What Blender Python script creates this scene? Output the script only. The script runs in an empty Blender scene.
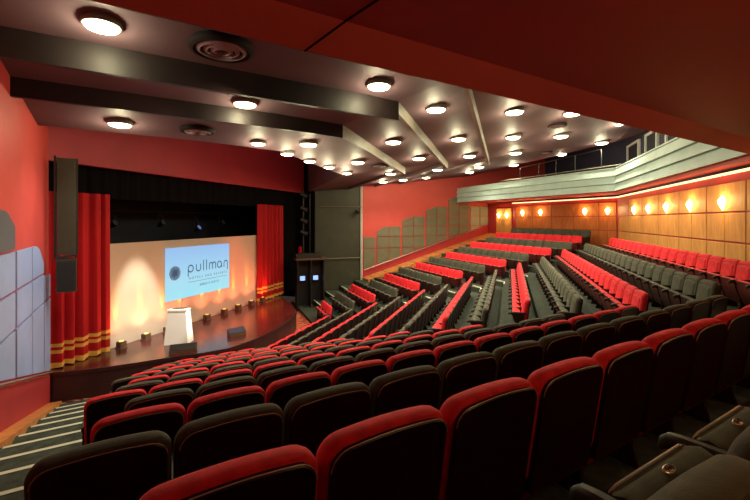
import bpy, bmesh, math, random
from mathutils import Vector, Matrix
random.seed(4)
C = bpy.context.scene.collection
# ---------------------------------------------------------------- layout
# fan shaped hall: X runs along the stage front, +Y towards the stage, Z up. Camera platform height is 4.95 above the pit floor.
A = math.radians(40); ca, sa = math.cos(A), math.sin(A)
H = 4.95
P_ = 0.93
def N(o, c): return Vector((c*ca + o*sa, -c*sa + o*ca, 0))        # near section: o towards stage, c along rows
def F(o, c): return Vector((c*ca - o*sa, c*sa + o*ca, 0))         # far section
def meet1(o, b): return Vector(((o - ca*b)/sa, b, 0))
def meet2(b, o): return Vector(((ca*b - o)/sa, b, 0))
def rho(x, y): return min(x*sa + y*ca, y + 5.44, -x*sa + y*ca + 17.3)
def ceil_up(x, y):
    r = rho(x, y); f = min(1, max(0, (r + 1.5)/2.5))
    return H + 4.1 - .15*r - .045*max(0, x - 9)*f
def ring(r, c0=-1.9, c1=23.7, n=1):
    b = r - 5.44; of = r - 17.3
    ks = [N(r, c0), meet1(r, b), meet2(b, of), F(of, c1)]
    out = []
    for i in range(3):
        for k in range(n): out.append(ks[i].lerp(ks[i+1], k/n))
    out.append(ks[3]); return out

# ---------------------------------------------------------------- materials
def mat(name, col, rough=.6, metal=0, noise=0, nscale=8, emit=None, es=0, sheen=0, bump=0, bscale=60, spec=.5, coat=0):
    m = bpy.data.materials.new(name); m.use_nodes = True
    nt = m.node_tree; b = nt.nodes['Principled BSDF']
    b.inputs['Roughness'].default_value = rough; b.inputs['Metallic'].default_value = metal
    b.inputs['Base Color'].default_value = (*col, 1); b.inputs['Specular IOR Level'].default_value = spec
    if sheen:
        b.inputs['Sheen Weight'].default_value = sheen; b.inputs['Sheen Tint'].default_value = (*[min(1, c*1.5+.05) for c in col], 1)
    if coat: b.inputs['Coat Weight'].default_value = coat
    if emit: b.inputs['Emission Color'].default_value = (*emit, 1); b.inputs['Emission Strength'].default_value = es
    if noise:
        tc = nt.nodes.new('ShaderNodeTexCoord'); n = nt.nodes.new('ShaderNodeTexNoise'); n.inputs['Scale'].default_value = nscale
        n.inputs['Detail'].default_value = 5
        r = nt.nodes.new('ShaderNodeValToRGB')
        r.color_ramp.elements[0].position = .3; r.color_ramp.elements[1].position = .7
        r.color_ramp.elements[0].color = (*[c*(1-noise) for c in col], 1); r.color_ramp.elements[1].color = (*[min(1, c*(1+noise)) for c in col], 1)
        nt.links.new(tc.outputs['Object'], n.inputs['Vector']); nt.links.new(n.outputs['Fac'], r.inputs['Fac']); nt.links.new(r.outputs['Color'], b.inputs['Base Color'])
    if bump:
        tc = nt.nodes.new('ShaderNodeTexCoord'); n = nt.nodes.new('ShaderNodeTexNoise'); n.inputs['Scale'].default_value = bscale
        bp = nt.nodes.new('ShaderNodeBump'); bp.inputs['Strength'].default_value = bump; bp.inputs['Distance'].default_value = .01
        nt.links.new(tc.outputs['Object'], n.inputs['Vector']); nt.links.new(n.outputs['Fac'], bp.inputs['Height']); nt.links.new(bp.outputs['Normal'], b.inputs['Normal'])
    return m
M = {}
M['red_velvet'] = mat('red_velvet', (.66, .020, .032), .75, noise=.22, nscale=14, sheen=.5, bump=.15, bscale=180, spec=.25)
M['black_velvet'] = mat('black_velvet', (.062, .066, .045), .8, noise=.2, nscale=14, sheen=.25, bump=.15, bscale=180, spec=.25)
M['shell'] = mat('seat_shell', (.022, .003, .004), .38, noise=.3, nscale=6, spec=.35)
M['pan'] = mat('seat_underside', (.10, .014, .012), .5, noise=.2, spec=.4)
M['pan_dark'] = mat('seat_underside_dark', (.045, .014, .010), .5, noise=.2, spec=.4)
M['piping_highlight'] = mat('piping_highlight', (.42, .38, .34), .45, metal=.3)  # pan rim trim; on back shells this pale tone paints the edge highlight
M['arm'] = mat('armrest', (.028, .026, .02), .6, spec=.4)
M['steel'] = mat('steel', (.5, .5, .48), .3, metal=1)
M['plate'] = mat('plate', (.72, .68, .58), .35, metal=.7)
M['carpet'] = mat('carpet_green', (.045, .054, .042), .95, noise=.35, nscale=9, bump=.3, spec=.1)
M['nosing'] = mat('nosing', (.55, .56, .42), .6)
M['wood'] = mat('orange_wood', (.50, .19, .05), .45, noise=.25, nscale=5)
M['wall_red'] = mat('wall_red', (.50, .055, .045), .6, noise=.06, nscale=1.5)
M['wall_dado'] = mat('wall_dado', (.36, .022, .028), .55, noise=.08, nscale=2)
M['bulk_red'] = mat('bulkhead_red', (.34, .02, .035), .6, noise=.1, nscale=1)
M['soffit'] = mat('soffit_red', (.32, .010, .010), .65, noise=.12, nscale=.8)
M['soffit_lip'] = mat('soffit_lip', (.62, .12, .10), .6, noise=.12, nscale=.8)
M['ceiling'] = mat('ceiling_mauve', (.125, .078, .092), .62, noise=.14, nscale=.7, spec=.3)
M['black'] = mat('matt_black', (.003, .0025, .0035), .9, spec=.08)
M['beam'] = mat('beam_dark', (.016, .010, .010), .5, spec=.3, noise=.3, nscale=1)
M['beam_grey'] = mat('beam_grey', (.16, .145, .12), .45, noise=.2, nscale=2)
M['fascia'] = mat('fascia', (.42, .56, .53), .55, noise=.08, nscale=2)
M['fascia_gap'] = mat('fascia_gap', (.06, .07, .06), .7)
M['navy'] = mat('navy', (.018, .022, .05), .7, noise=.2, nscale=2)
M['navy_dark'] = mat('stage_dark', (.006, .008, .02), .8, noise=.4, nscale=1)
M['olive'] = mat('olive_panel', (.026, .028, .014), .6, noise=.2, nscale=2)
M['panel_far'] = mat('panel_olive', (.13, .125, .075), .6, noise=.12, nscale=2)
M['panel_far_light'] = mat('panel_olive_light', (.27, .28, .20), .6, noise=.12, nscale=2)
M['white'] = mat('lectern_white', (.85, .85, .8), .4)
M['rig'] = mat('rig_black', (.012, .012, .012), .45)
M['frame_white'] = mat('frame_white', (.6, .62, .58), .5)
M['fixture'] = mat('fixture', (.16, .14, .10), .5)
M['lens'] = mat('lamp_lens', (1, .95, .75), .4, emit=(1, .95, .60), es=9)
M['uplens'] = mat('uplight_lens', (1, .7, .2), .4, emit=(1, .7, .12), es=.5)
M['sconce'] = mat('sconce_glass', (1, .9, .6), .4, emit=(1, .74, .30), es=11)
M['cove'] = mat('cove_strip', (1, .8, .6), .4, emit=(1, .46, .22), es=2.6)
M['brown_box'] = mat('brown_box', (.09, .045, .025), .6)
M['brass'] = mat('gold', (.8, .55, .12), .35, metal=.3)
M['vent'] = mat('vent_dark', (.015, .011, .012), .8, spec=.2)
M['vent_ring'] = mat('vent_ring', (.22, .15, .17), .5)
M['glow_dim'] = mat('glow_dim', (.1, .15, .5), .5, emit=(.2, .3, .9), es=.25)
M['glow_blue'] = mat('glow_blue', (.2, .35, .8), .5, emit=(.25, .4, .9), es=1.2)

def wood_panel(name, c1, c2):
    m = mat(name, c1, .62, spec=.3); nt = m.node_tree; b = nt.nodes['Principled BSDF']
    tc = nt.nodes.new('ShaderNodeTexCoord'); mp = nt.nodes.new('ShaderNodeMapping'); mp.inputs['Scale'].default_value = (3, 3, .5)
    n = nt.nodes.new('ShaderNodeTexNoise'); n.inputs['Scale'].default_value = 4; n.inputs['Detail'].default_value = 8; n.inputs['Distortion'].default_value = .8
    r = nt.nodes.new('ShaderNodeValToRGB'); r.color_ramp.elements[0].position = .3; r.color_ramp.elements[1].position = .75
    r.color_ramp.elements[0].color = (*c1, 1); r.color_ramp.elements[1].color = (*c2, 1)
    nt.links.new(tc.outputs['Object'], mp.inputs['Vector']); nt.links.new(mp.outputs['Vector'], n.inputs['Vector'])
    nt.links.new(n.outputs['Fac'], r.inputs['Fac']); nt.links.new(r.outputs['Color'], b.inputs['Base Color'])
    return m
M['oak'] = wood_panel('oak_panel', (.52, .24, .06), (.70, .36, .11))
M['oak_red'] = wood_panel('cherry_panel', (.42, .12, .03), (.58, .20, .055))
M['joint'] = mat('panel_joint', (.05, .012, .008), .6)

def carpet_pattern():
    m = mat('carpet_pattern', (.2, .05, .03), .95, spec=.1); nt = m.node_tree; b = nt.nodes['Principled BSDF']
    tc = nt.nodes.new('ShaderNodeTexCoord'); v = nt.nodes.new('ShaderNodeTexVoronoi'); v.inputs['Scale'].default_value = 2.6
    w = nt.nodes.new('ShaderNodeTexWave'); w.inputs['Scale'].default_value = 1.4; w.inputs['Distortion'].default_value = 9
    mx = nt.nodes.new('ShaderNodeMath'); mx.operation = 'MULTIPLY'
    r = nt.nodes.new('ShaderNodeValToRGB'); e = r.color_ramp.elements
    e[0].position = .05; e[0].color = (.02, .02, .015, 1); e[1].position = .45; e[1].color = (.42, .20, .10, 1)
    x = e.new(.2); x.color = (.34, .035, .03, 1)
    nt.links.new(tc.outputs['Object'], v.inputs['Vector']); nt.links.new(tc.outputs['Object'], w.inputs['Vector'])
    nt.links.new(v.outputs['Distance'], mx.inputs[0]); nt.links.new(w.outputs['Fac'], mx.inputs[1])
    nt.links.new(mx.outputs[0], r.inputs['Fac']); nt.links.new(r.outputs['Color'], b.inputs['Base Color'])
    return m
M['carpet_red'] = carpet_pattern()

def stage_mat():
    m = mat('stage_boards', (.065, .014, .012), .2, spec=.6, noise=.3, nscale=3); return m
M['stage'] = stage_mat()
M['stage_front'] = mat('stage_front', (.035, .008, .008), .5, noise=.2)

def curtain_mat():
    m = mat('curtain_red', (.5, .012, .015), .7, sheen=.2, spec=.2); nt = m.node_tree; b = nt.nodes['Principled BSDF']
    tc = nt.nodes.new('ShaderNodeTexCoord'); sp = nt.nodes.new('ShaderNodeSeparateXYZ')
    mr = nt.nodes.new('ShaderNodeMapRange'); mr.inputs['From Min'].default_value = .8; mr.inputs['From Max'].default_value = 1.8
    r = nt.nodes.new('ShaderNodeValToRGB'); r.color_ramp.interpolation = 'CONSTANT'; e = r.color_ramp.elements
    gold = (.62, .36, .07, 1); red = (.36, .006, .010, 1)
    e[0].position = 0; e[0].color = gold; e[1].position = .17; e[1].color = red
    for p, c in ((.42, gold), (.52, red), (.60, gold), (.70, red)):
        x = e.new(p); x.color = c
    nt.links.new(tc.outputs['Object'], sp.inputs[0]); nt.links.new(sp.outputs['Z'], mr.inputs['Value'])
    nt.links.new(mr.outputs[0], r.inputs['Fac']); nt.links.new(r.outputs['Color'], b.inputs['Base Color'])
    return m
M['curtain'] = curtain_mat()

def screen_mat():
    m = mat('screen', (.02, .02, .02), .5); nt = m.node_tree; b = nt.nodes['Principled BSDF']
    tc = nt.nodes.new('ShaderNodeTexCoord'); sp = nt.nodes.new('ShaderNodeSeparateXYZ')
    r = nt.nodes.new('ShaderNodeValToRGB'); e = r.color_ramp.elements
    e[0].color = (.30, .80, .92, 1); e[1].color = (.28, .52, .88, 1); x = e.new(.35); x.color = (.38, .74, .92, 1)
    nt.links.new(tc.outputs['Generated'], sp.inputs[0]); nt.links.new(sp.outputs['Z'], r.inputs['Fac'])
    nt.links.new(r.outputs['Color'], b.inputs['Emission Color']); b.inputs['Emission Strength'].default_value = .78
    return m
M['screen'] = screen_mat()
M['ink'] = mat('logo_ink', (.01, .02, .05), .6, emit=(.05, .10, .20), es=.5)

def blue_panel():
    return mat('panel_blue_grey', (.27, .37, .66), .5, noise=.1, nscale=1.2)
M['panel_near'] = blue_panel()
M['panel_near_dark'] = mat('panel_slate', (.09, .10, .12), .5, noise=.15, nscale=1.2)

# ---------------------------------------------------------------- mesh helpers
class MB:
    def __init__(s): s.v = []; s.f = []; s.mi = []
    def add(s, vs, fs, mi=0):
        b = len(s.v); s.v += [tuple(v) for v in vs]; s.f += [tuple(b+i for i in f) for f in fs]; s.mi += [mi]*len(fs)
    def box(s, x0, x1, y0, y1, z0, z1, mi=0, M4=None):
        vs = [Vector((x, y, z)) for x in (x0, x1) for y in (y0, y1) for z in (z0, z1)]
        if M4 is not None: vs = [M4 @ v for v in vs]
        s.add(vs, [(0,1,3,2),(4,6,7,5),(0,4,5,1),(2,3,7,6),(0,2,6,4),(1,5,7,3)], mi)
    def bar(s, a, b, w, h, mi=0, up=Vector((0,0,1))):
        a = Vector(a); b = Vector(b); d = (b-a).normalized(); r = d.cross(up)
        if r.length < 1e-4: r = Vector((1,0,0))
        r.normalize(); u = r.cross(d).normalized()
        vs = [p + r*sx*w/2 + u*sz*h/2 for p in (a, b) for sx, sz in ((-1,-1),(1,-1),(1,1),(-1,1))]
        s.add(vs, [(3,2,1,0),(4,5,6,7),(0,1,5,4),(1,2,6,5),(2,3,7,6),(3,0,4,7)], mi)
    def tube(s, pts, rad, n=8, mi=0, cap=True):
        pts = [Vector(p) for p in pts]; k = len(pts); vs = []
        for i, p in enumerate(pts):
            d = (pts[min(i+1,k-1)] - pts[max(i-1,0)]).normalized()
            a = d.cross(Vector((0,0,1)));
            if a.length < 1e-3: a = Vector((1,0,0))
            a.normalize(); b = d.cross(a)
            rr = rad[i] if isinstance(rad, (list, tuple)) else rad
            vs += [p + (a*math.cos(t*2*math.pi/n) + b*math.sin(t*2*math.pi/n))*rr for t in range(n)]
        fs = [(i*n+j, i*n+(j+1)%n, (i+1)*n+(j+1)%n, (i+1)*n+j) for i in range(k-1) for j in range(n)]
        if cap: fs += [tuple(range(n))[::-1], tuple((k-1)*n+j for j in range(n))]
        s.add(vs, fs, mi)
    def lathe(s, prof, cen=(0,0,0), n=24, mi=0, M4=None, cap0=False, cap1=False):
        vs = []
        for r, z in prof:
            for j in range(n):
                t = 2*math.pi*j/n; v = Vector((r*math.cos(t), r*math.sin(t), z)) + Vector(cen)
                vs.append(M4 @ v if M4 is not None else v)
        fs = [(i*n+j, i*n+(j+1)%n, (i+1)*n+(j+1)%n, (i+1)*n+j) for i in range(len(prof)-1) for j in range(n)]
        if cap0: fs.append(tuple(range(n))[::-1])
        if cap1: fs.append(tuple((len(prof)-1)*n+j for j in range(n)))
        s.add(vs, fs, mi)
    def loops(s, ls, mi=0, cap0=True, cap1=True):
        n = len(ls[0]); vs = [p for l in ls for p in l]
        fs = [(i*n+j, i*n+(j+1)%n, (i+1)*n+(j+1)%n, (i+1)*n+j) for i in range(len(ls)-1) for j in range(n)]
        if cap0: fs.append(tuple(range(n))[::-1])
        if cap1: fs.append(tuple((len(ls)-1)*n+j for j in range(n)))
        s.add(vs, fs, mi)
    def mesh(s, name, mats, smooth=False):
        me = bpy.data.meshes.new(name); me.from_pydata(s.v, [], s.f)
        for m in mats: me.materials.append(M[m] if isinstance(m, str) else m)
        me.polygons.foreach_set('material_index', s.mi)
        bm = bmesh.new(); bm.from_mesh(me); bmesh.ops.recalc_face_normals(bm, faces=bm.faces); bm.to_mesh(me); bm.free()
        if smooth:
            me.polygons.foreach_set('use_smooth', [True]*len(me.polygons))
            try: me.set_sharp_from_angle(angle=math.radians(50))
            except Exception: pass
        me.update(); return me
    def build(s, name, mats, parent=None, smooth=False):
        if isinstance(mats, str): mats = [mats]
        o = bpy.data.objects.new(name, s.mesh(name, mats, smooth)); C.objects.link(o)
        if parent: o.parent = parent
        return o
def tag(o, label=None, cat=None, group=None, kind=None):
    for k, v in (('label', label), ('category', cat), ('group', group), ('kind', kind)):
        if v: o[k] = v
    return o
def empty(name, loc, rz=0):
    o = bpy.data.objects.new(name, None); C.objects.link(o); o.location = loc; o.rotation_euler = (0, 0, rz); o.empty_display_size = .1; return o
def struct(name, mb, mats, **k): return tag(mb.build(name, mats, **k), kind='structure')
def copy_tree(root, loc=None, rz=None):
    r = root.copy(); C.objects.link(r)
    if loc is not None: r.location = loc
    if rz is not None: r.rotation_euler = (0, 0, rz)
    for ch in list(root.children):
        c = ch.copy(); C.objects.link(c); c.parent = r
        for g in list(ch.children):
            d = g.copy(); C.objects.link(d); d.parent = c
    return r
ORD = 'zero first second third fourth fifth sixth seventh eighth ninth tenth eleventh twelfth thirteenth fourteenth fifteenth sixteenth seventeenth eighteenth nineteenth twentieth twenty-first twenty-second twenty-third twenty-fourth'.split()

# ---------------------------------------------------------------- stepped floor
mb = MB()
edges = {m: 1.02 + P_*m*1.008 for m in range(0, 14)}
rises = {m: 3.32 - .265*m for m in range(-1, 13)}
def strip(r0, r1, z):
    a = ring(r0, -2.2, 24); b = ring(r1, -2.2, 24)
    for i in range(3):
        mb.add([(*a[i].xy, z), (*a[i+1].xy, z), (*b[i+1].xy, z), (*b[i].xy, z)], [(0,1,2,3)])
def riser(r, z0, z1):
    a = ring(r, -2.2, 24)
    for i in range(3):
        mb.add([(*a[i].xy, z0), (*a[i+1].xy, z0), (*a[i+1].xy, z1), (*a[i].xy, z1)], [(0,1,2,3)])
strip(-8, edges[0], rises[-1])
for m in range(0, 13):
    riser(edges[m], rises[m], rises[m-1]); strip(edges[m], edges[m+1], rises[m])
riser(edges[13], 0, rises[12])
struct('floor', mb, 'carpet')
mb = MB()
a = ring(edges[13]-.02, -3.5, 24.4)
mb.add([(*p.xy, 0) for p in a] + [(24.5, 12.6, 0), (4.0, 12.6, 0)], [tuple(range(6))])
struct('floor_front', mb, 'carpet_red')

# aisle nosings
Lnear = {-1:.57, 0:-.05, 1:-.405, 2:-.243, 3:-.07, 4:-.43, 5:-.2, 6:-.07, 7:-.3, 8:-.05, 9:.15, 10:.35, 11:.6, 12:1.0}
Rnear = {-1:7.0, 0:7.0, 1:6.9, 2:6.67, 3:6.0, 4:5.5, 5:5.1, 6:4.8, 7:4.5, 8:4.3, 9:4.0, 10:3.7, 11:3.4, 12:3.2}
Lcen = {0:7.7, 1:7.95, 2:8.17, 3:8.9, 4:9.8, 5:9.8, 6:9.75, 7:9.7, 8:9.65, 9:9.8, 10:10.1, 11:10.3, 12:10.6}
Rcen = {0:19.9, 1:19.7, 2:19.4, 3:18.8, 4:18.2, 5:17.6, 6:17.0, 7:16.7, 8:16.4, 9:15.9, 10:15.67, 11:15.45, 12:15.1}
Lfar = {-1:14.4, 0:14.1, 1:13.8, 2:14.1, 3:14.5, 4:14.9, 5:15.2, 6:15.6, 7:15.9, 8:16.25, 9:16.6, 10:17.0, 11:17.2, 12:17.6}
Rfar = {m:20.3 for m in range(-1, 13)}; Rfar[11] = 19.9; Rfar[12] = 19.3
def on_near(m): return 1.24 + P_*m - (.045 if m == -1 else 0)
def y_cen(m): return -4.2 + .94*m
def on_far(m): return -16.1 + .94*m
n1 = MB(); n2 = MB(); n3 = MB(); n4 = MB()
for m in range(0, 13):
    z = rises[m-1] + .006; e = edges[m]; b = e - 5.44; of = e - 17.3
    def quad(mb_, p, q, nrm):
        mb_.add([(*p.xy, z), (*q.xy, z), (*(q - nrm*.06).xy, z), (*(p - nrm*.06).xy, z)], [(0,1,2,3)])
        mb_.add([(*(p+nrm*.004).xy, z), (*(q+nrm*.004).xy, z), (*(q+nrm*.004).xy, z-.04), (*(p+nrm*.004).xy, z-.04)], [(0,1,2,3)])
    nn = Vector((sa, ca, 0)); nf = Vector((-sa, ca, 0)); nc = Vector((0, 1, 0))
    quad(n1, N(e, -1.55), N(e, Lnear[m]-.08), nn)
    quad(n2, N(e, Rnear[m]+.1), meet1(e, b), nn); quad(n2, meet1(e, b), Vector((Lcen[m]-.1, b, 0)), nc)
    quad(n3, Vector((Rcen[m]+.1, b, 0)), meet2(b, of), nc); quad(n3, meet2(b, of), F(of, Lfar[m]-.1), nf)
    if m > 9: quad(n4, F(of, Rfar[m]+.1), F(of, 23.3), nf)
    # half steps in the aisles
for i, q in enumerate((n1, n2, n3, n4)): struct('trim_%d' % (i+1), q, 'nosing')
# extra nosing lines halfway down each tread of the left aisle
# ---------------------------------------------------------------- seats
W = .57
def outline(a, z0, z1, r, arch, n=5, rb=.04):
    pts = []
    def corner(cy, cz, rr, t0):
        for k in range(n+1):
            t = t0 + k*math.pi/2/n; pts.append((cy + rr*math.cos(t), cz + rr*math.sin(t)))
    corner(a-r, z1-r, r, 0)
    for k in range(1, 6): pts.append((a-r - (2*(a-r))*k/6, z1))
    corner(-(a-r), z1-r, r, math.pi/2)
    corner(-(a-rb), z0+rb, rb, math.pi)
    corner(a-rb, z0+rb, rb, 3*math.pi/2)
    return [(y, z + (arch*(1-(y/a)**2) if z > (z0+z1)/2 else 0)) for y, z in pts]
Z1 = .872
def lean(x, z): return x + (Z1 - z)*.16
def ol3(x, inset, a=.280, z0=.29, z1=Z1-.02, r=.078):
    return [Vector((lean(x, z), y, z)) for y, z in outline(a-inset, z0+inset, z1-inset, max(.012, r-inset*.6), .02)]
def mk_back():
    b = MB(); b.loops([ol3(.0, .028), ol3(.006, .010), ol3(.026, 0), ol3(.065, 0), ol3(.09, .008), ol3(.106, .03), ol3(.11, .055), ol3(.102, .064), ol3(.118, .078), ol3(.122, .12)]); return b
def mk_shell():
    b = MB(); b.loops([ol3(x, i, z0=.20) for x, i in ((-.018, .034), (-.022, .028), (-.016, .022), (.012, .022))])
    return b
def mk_edge_highlight():  # thin pale tube over the shell top, shaped to model its edge highlight
    b = MB(); pts = outline(.280-.021, .32, Z1-.02-.021, .066, .02)
    keep = [p for p in pts if p[1] > .76]
    p3 = [Vector((lean(-.017, z), y, z)) for y, z in keep]
    # order from one side over the top to the other
    b.tube(p3, .0022, 5); return b
def mk_cushion():
    # folded up pan: top nose slopes down towards the backrest
    b = MB(); w = .25
    prof = [(.385, .555), (.345, .572), (.28, .55), (.22, .51), (.195, .46), (.16, .20), (.18, .13), (.26, .14)]
    ls = []
    for y, k in ((-w, .012), (-w+.012, .002), (-w+.03, 0), (w-.03, 0), (w-.012, .002), (w, .012)):
        cx, cz = .27, .42
        ls.append([Vector((x + (cx-x)*k*4, y, z + (cz-z)*k*2)) for x, z in prof])
    b.loops(ls); return b
def mk_under():
    b = MB(); w = .252
    prof = [(.387, .557), (.391, .553), (.37, .41), (.285, .14), (.27, .125), (.26, .14), (.352, .41), (.383, .55)]
    b.loops([[Vector((x, y, z)) for x, z in prof] for y in (-w, w)]); return b
def mk_rim():
    b = MB(); w = .248
    b.tube([(.383, -w, .44), (.391, -w, .52), (.392, -w+.012, .552), (.390, -w+.04, .563), (.390, w-.04, .563), (.392, w-.012, .552), (.391, w, .52), (.383, w, .44)], .0042, 6); return b
def mk_arm(last=False):
    b = MB()
    for s in ((1, -1) if last else (1,)):
        y = s*W/2; ls = []
        for x, hw, z0, z1 in ((.085, .016, .53, .555), (.09, .021, .52, .565), (.20, .022, .518, .568), (.40, .024, .512, .562), (.455, .022, .50, .555), (.48, .016, .485, .535), (.485, .008, .49, .52)):
            ls.append([Vector((x, y+hw*cy, z0+(z1-z0)*cz)) for cy, cz in ((-1,.15),(-.8,0),(.8,0),(1,.15),(1,.75),(.6,1),(-.6,1),(-1,.75))])
        b.loops(ls)
    return b
def mk_stand(last=False):
    b = MB()
    for s in ((1, -1) if last else (1,)):
        y = s*W/2
        prof = [(.14, .525), (.42, .515), (.34, .42), (.31, .12), (.34, .0), (.10, .0), (.14, .12), (.13, .35)]
        b.loops([[Vector((x, y-.014, z)) for x, z in prof], [Vector((x, y+.014, z)) for x, z in prof]])
    return b
def mk_hinge():
    b = MB(); b.box(.13, .17, -W/2+.01, W/2-.01, .36, .40); return b
def mk_plate():
    b = MB(); X = Matrix.Translation((.335, 0, .5725)) @ Matrix.Rotation(math.radians(-20), 4, 'Y') @ Matrix.Diagonal((.5, 1, 1, 1))
    b.lathe([(.030, -.004), (.030, .002), (.026, .004), (.0, .004)], n=20, M4=X)
    return b
def mk_mark():
    b = MB(); X = Matrix.Translation((.335, 0, .5725)) @ Matrix.Rotation(math.radians(-20), 4, 'Y') @ Matrix.Diagonal((.5, 1, 1, 1))
    b.lathe([(.022, .0042), (.0235, .0056), (.020, .0056), (.020, .0042)], n=20, M4=X)
    for y in (-.011, 0, .011):
        b.box(-.013, .013, y-.0018, y+.0018, .004, .0058, M4=X)
    b.box(-.002, .002, -.014, .014, .004, .0058, M4=X)
    return b
ME = {'back_r': mk_back().mesh('backrest', ['red_velvet'], True), 'back_b': mk_back().mesh('backrest', ['black_velvet'], True),
      'shell': mk_shell().mesh('back_shell', ['shell'], True), 'pipe': mk_edge_highlight().mesh('piping_highlight', ['piping_highlight'], True),
      'cush_r': mk_cushion().mesh('seat_cushion', ['red_velvet'], True), 'cush_b': mk_cushion().mesh('seat_cushion', ['black_velvet'], True),
      'under': mk_under().mesh('seat_pan', ['pan'], True), 'under_b': mk_under().mesh('seat_pan', ['pan_dark'], True), 'rim': mk_rim().mesh('rim', ['piping_highlight'], True),
      'arm': mk_arm().mesh('armrest', ['arm'], True), 'arm2': mk_arm(True).mesh('armrest', ['arm'], True),
      'stand': mk_stand().mesh('side_support', ['shell']), 'stand2': mk_stand(True).mesh('side_support', ['shell']),
      'hinge': mk_hinge().mesh('hinge_bar', ['rig']), 'plate': mk_plate().mesh('number_plate', ['plate'], True), 'mark': mk_mark().mesh('engraving', ['rig'])}
cam_xy = Vector((0, 0, H))
th = math.radians(18.65)
Vd = Vector((math.cos(th), math.sin(th), 0)); Rd = Vector((math.sin(th), -math.cos(th), 0))
spots = []
for m in range(-1, 13):
    fl = rises[m]
    def run(block, o, c0, c1, fn, rz, aisle):
        n = max(1, round((c1-c0)/W))
        for i in range(n):
            p = fn(o, c0 + (i+.5)*W); p = Vector((p.x, p.y, fl))
            spots.append(dict(p=p, rz=rz, m=m, i=i, n=n, block=block, last=(i == n-1)))
    run('near', on_near(m), Lnear[m]+(.035 if m < 1 else .012), Rnear[m]+.02, N, math.pi/2-A, 0)
    if m >= 0: run('central', y_cen(m), Lcen[m], Rcen[m], lambda o, c: Vector((c, o, 0)), math.pi/2, 0)
    run('far', on_far(m), Lfar[m], Rfar[m], F, math.pi/2+A, 0)
def visible(s):
    q = s['p'] + Vector((0, 0, .7)) - cam_xy; d = q.dot(Vd); l = q.dot(Rd)
    if d < .15: return False
    x = 375 + 400*l/d; mg = 230/d; return -mg < x < 750 + mg
spots = [s for s in spots if visible(s)]
HIDDEN = {('near', 0, 10)}
for s in spots:
    s['key'] = (s['block'], s['m'], s['i']); s['dist'] = (s['p'] - cam_xy).length
#HIDDEN_LIST#
spots = [s for s in spots if s['key'] not in HIDDEN]
spots.sort(key=lambda s: s['dist'])
keep, rest = spots[:300], spots[300:]
def seat_parts(s):
    red = s['m'] % 2 == 0; near_detail = s['dist'] < 7.5
    L = [('backrest', 'back_r' if red else 'back_b', None), ('back_shell', 'shell', None), ('seat_cushion', 'cush_r' if red else 'cush_b', None),
         ('seat_pan', 'under' if red else 'under_b', None), ('armrest', 'arm', None), ('side_support', 'stand', None)]
    if s['last']: L += [('armrest', 'arm', 'end'), ('side_support', 'stand', 'end')]
    if near_detail: L += [('piping_highlight', 'pipe', 'back_shell'), ('rim', 'rim', 'seat_pan')]
    if s['m'] == -1 and s['block'] == 'near': L += [('number_plate', 'plate', 'seat_cushion')]
    return L
for s in keep:
    red = s['m'] % 2 == 0; col = 'red' if red else 'black'
    root = empty('theatre_seat', s['p'], s['rz'])
    k = s['i'] + 1; r = 13 - s['m']
    al = {'near': 'left wall aisle', 'central': 'near aisle', 'far': 'central aisle'}[s['block']]
    tag(root, '%s folding theatre seat, %s block, %s row from stage, %s seat from %s' % (col, s['block'], ORD[r], ORD[k], al), 'seat',
        '%s seats in the %s block' % (col, s['block']))
    made = {}
    for nm, key, par in seat_parts(s):
        o = bpy.data.objects.new(nm, ME[key]); C.objects.link(o); o.parent = made[par] if par and par != 'end' else root; made.setdefault(nm, o)
        if par == 'end': o.location = (0, -W, 0)
    if 'number_plate' in made:
        made['number_plate']['label'] = 'oval silver number plate'
# engraving goes into the plate mesh itself
pm = ME['plate']; bm = bmesh.new(); bm.from_mesh(pm); nfaces = len(bm.faces); bm.from_mesh(ME['mark'])
for f in list(bm.faces)[nfaces:]: f.material_index = 1
bm.to_mesh(pm); bm.free(); pm.materials.append(M['rig'])
if rest:
    order = ['back_r', 'back_b', 'shell', 'cush_r', 'cush_b', 'under', 'under_b', 'arm', 'arm2', 'stand', 'stand2']
    mats = ['red_velvet', 'black_velvet', 'shell', 'pan', 'pan_dark', 'arm']
    mi = {'back_r':0,'cush_r':0,'back_b':1,'cush_b':1,'shell':2,'stand':2,'stand2':2,'under':3,'under_b':4,'arm':5,'arm2':5}
    big = MB(); cache = {}
    for k in order: cache[k] = ([v.co.copy() for v in ME[k].vertices], [tuple(p.vertices) for p in ME[k].polygons])
    for s in rest:
        X = Matrix.Translation(s['p']) @ Matrix.Rotation(s['rz'], 4, 'Z')
        for nm, key, par in seat_parts(s):
            if key in cache: big.add([X @ (v - Vector((0, W, 0)) if par == 'end' else v) for v in cache[key][0]], cache[key][1], mi[key])
    tag(big.build('theatre_seats', mats, smooth=True), 'distant rows of red and black folding theatre seats by the far walls', 'seats', kind='stuff')
print('SEATS', len(spots), 'kept', len(keep), 'kept far dist', keep[-1]['dist'])

# ---------------------------------------------------------------- walls
def wallmb(p, q, z0, z1, t=.15, side=1):
    b = MB(); p = Vector((p.x, p.y, 0)); q = Vector((q.x, q.y, 0)); d = (q-p).normalized(); n = Vector((-d.y, d.x, 0))*t*side
    b.loops([[v + Vector((0,0,z0)) for v in (p, q, q+n, p+n)], [v + Vector((0,0,z1)) for v in (p, q, q+n, p+n)]]); return b
struct('wall_left', wallmb(N(-.8, -1.9), N(13.75, -1.9), -.5, 9.2, .2, 1), 'wall_red')
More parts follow.
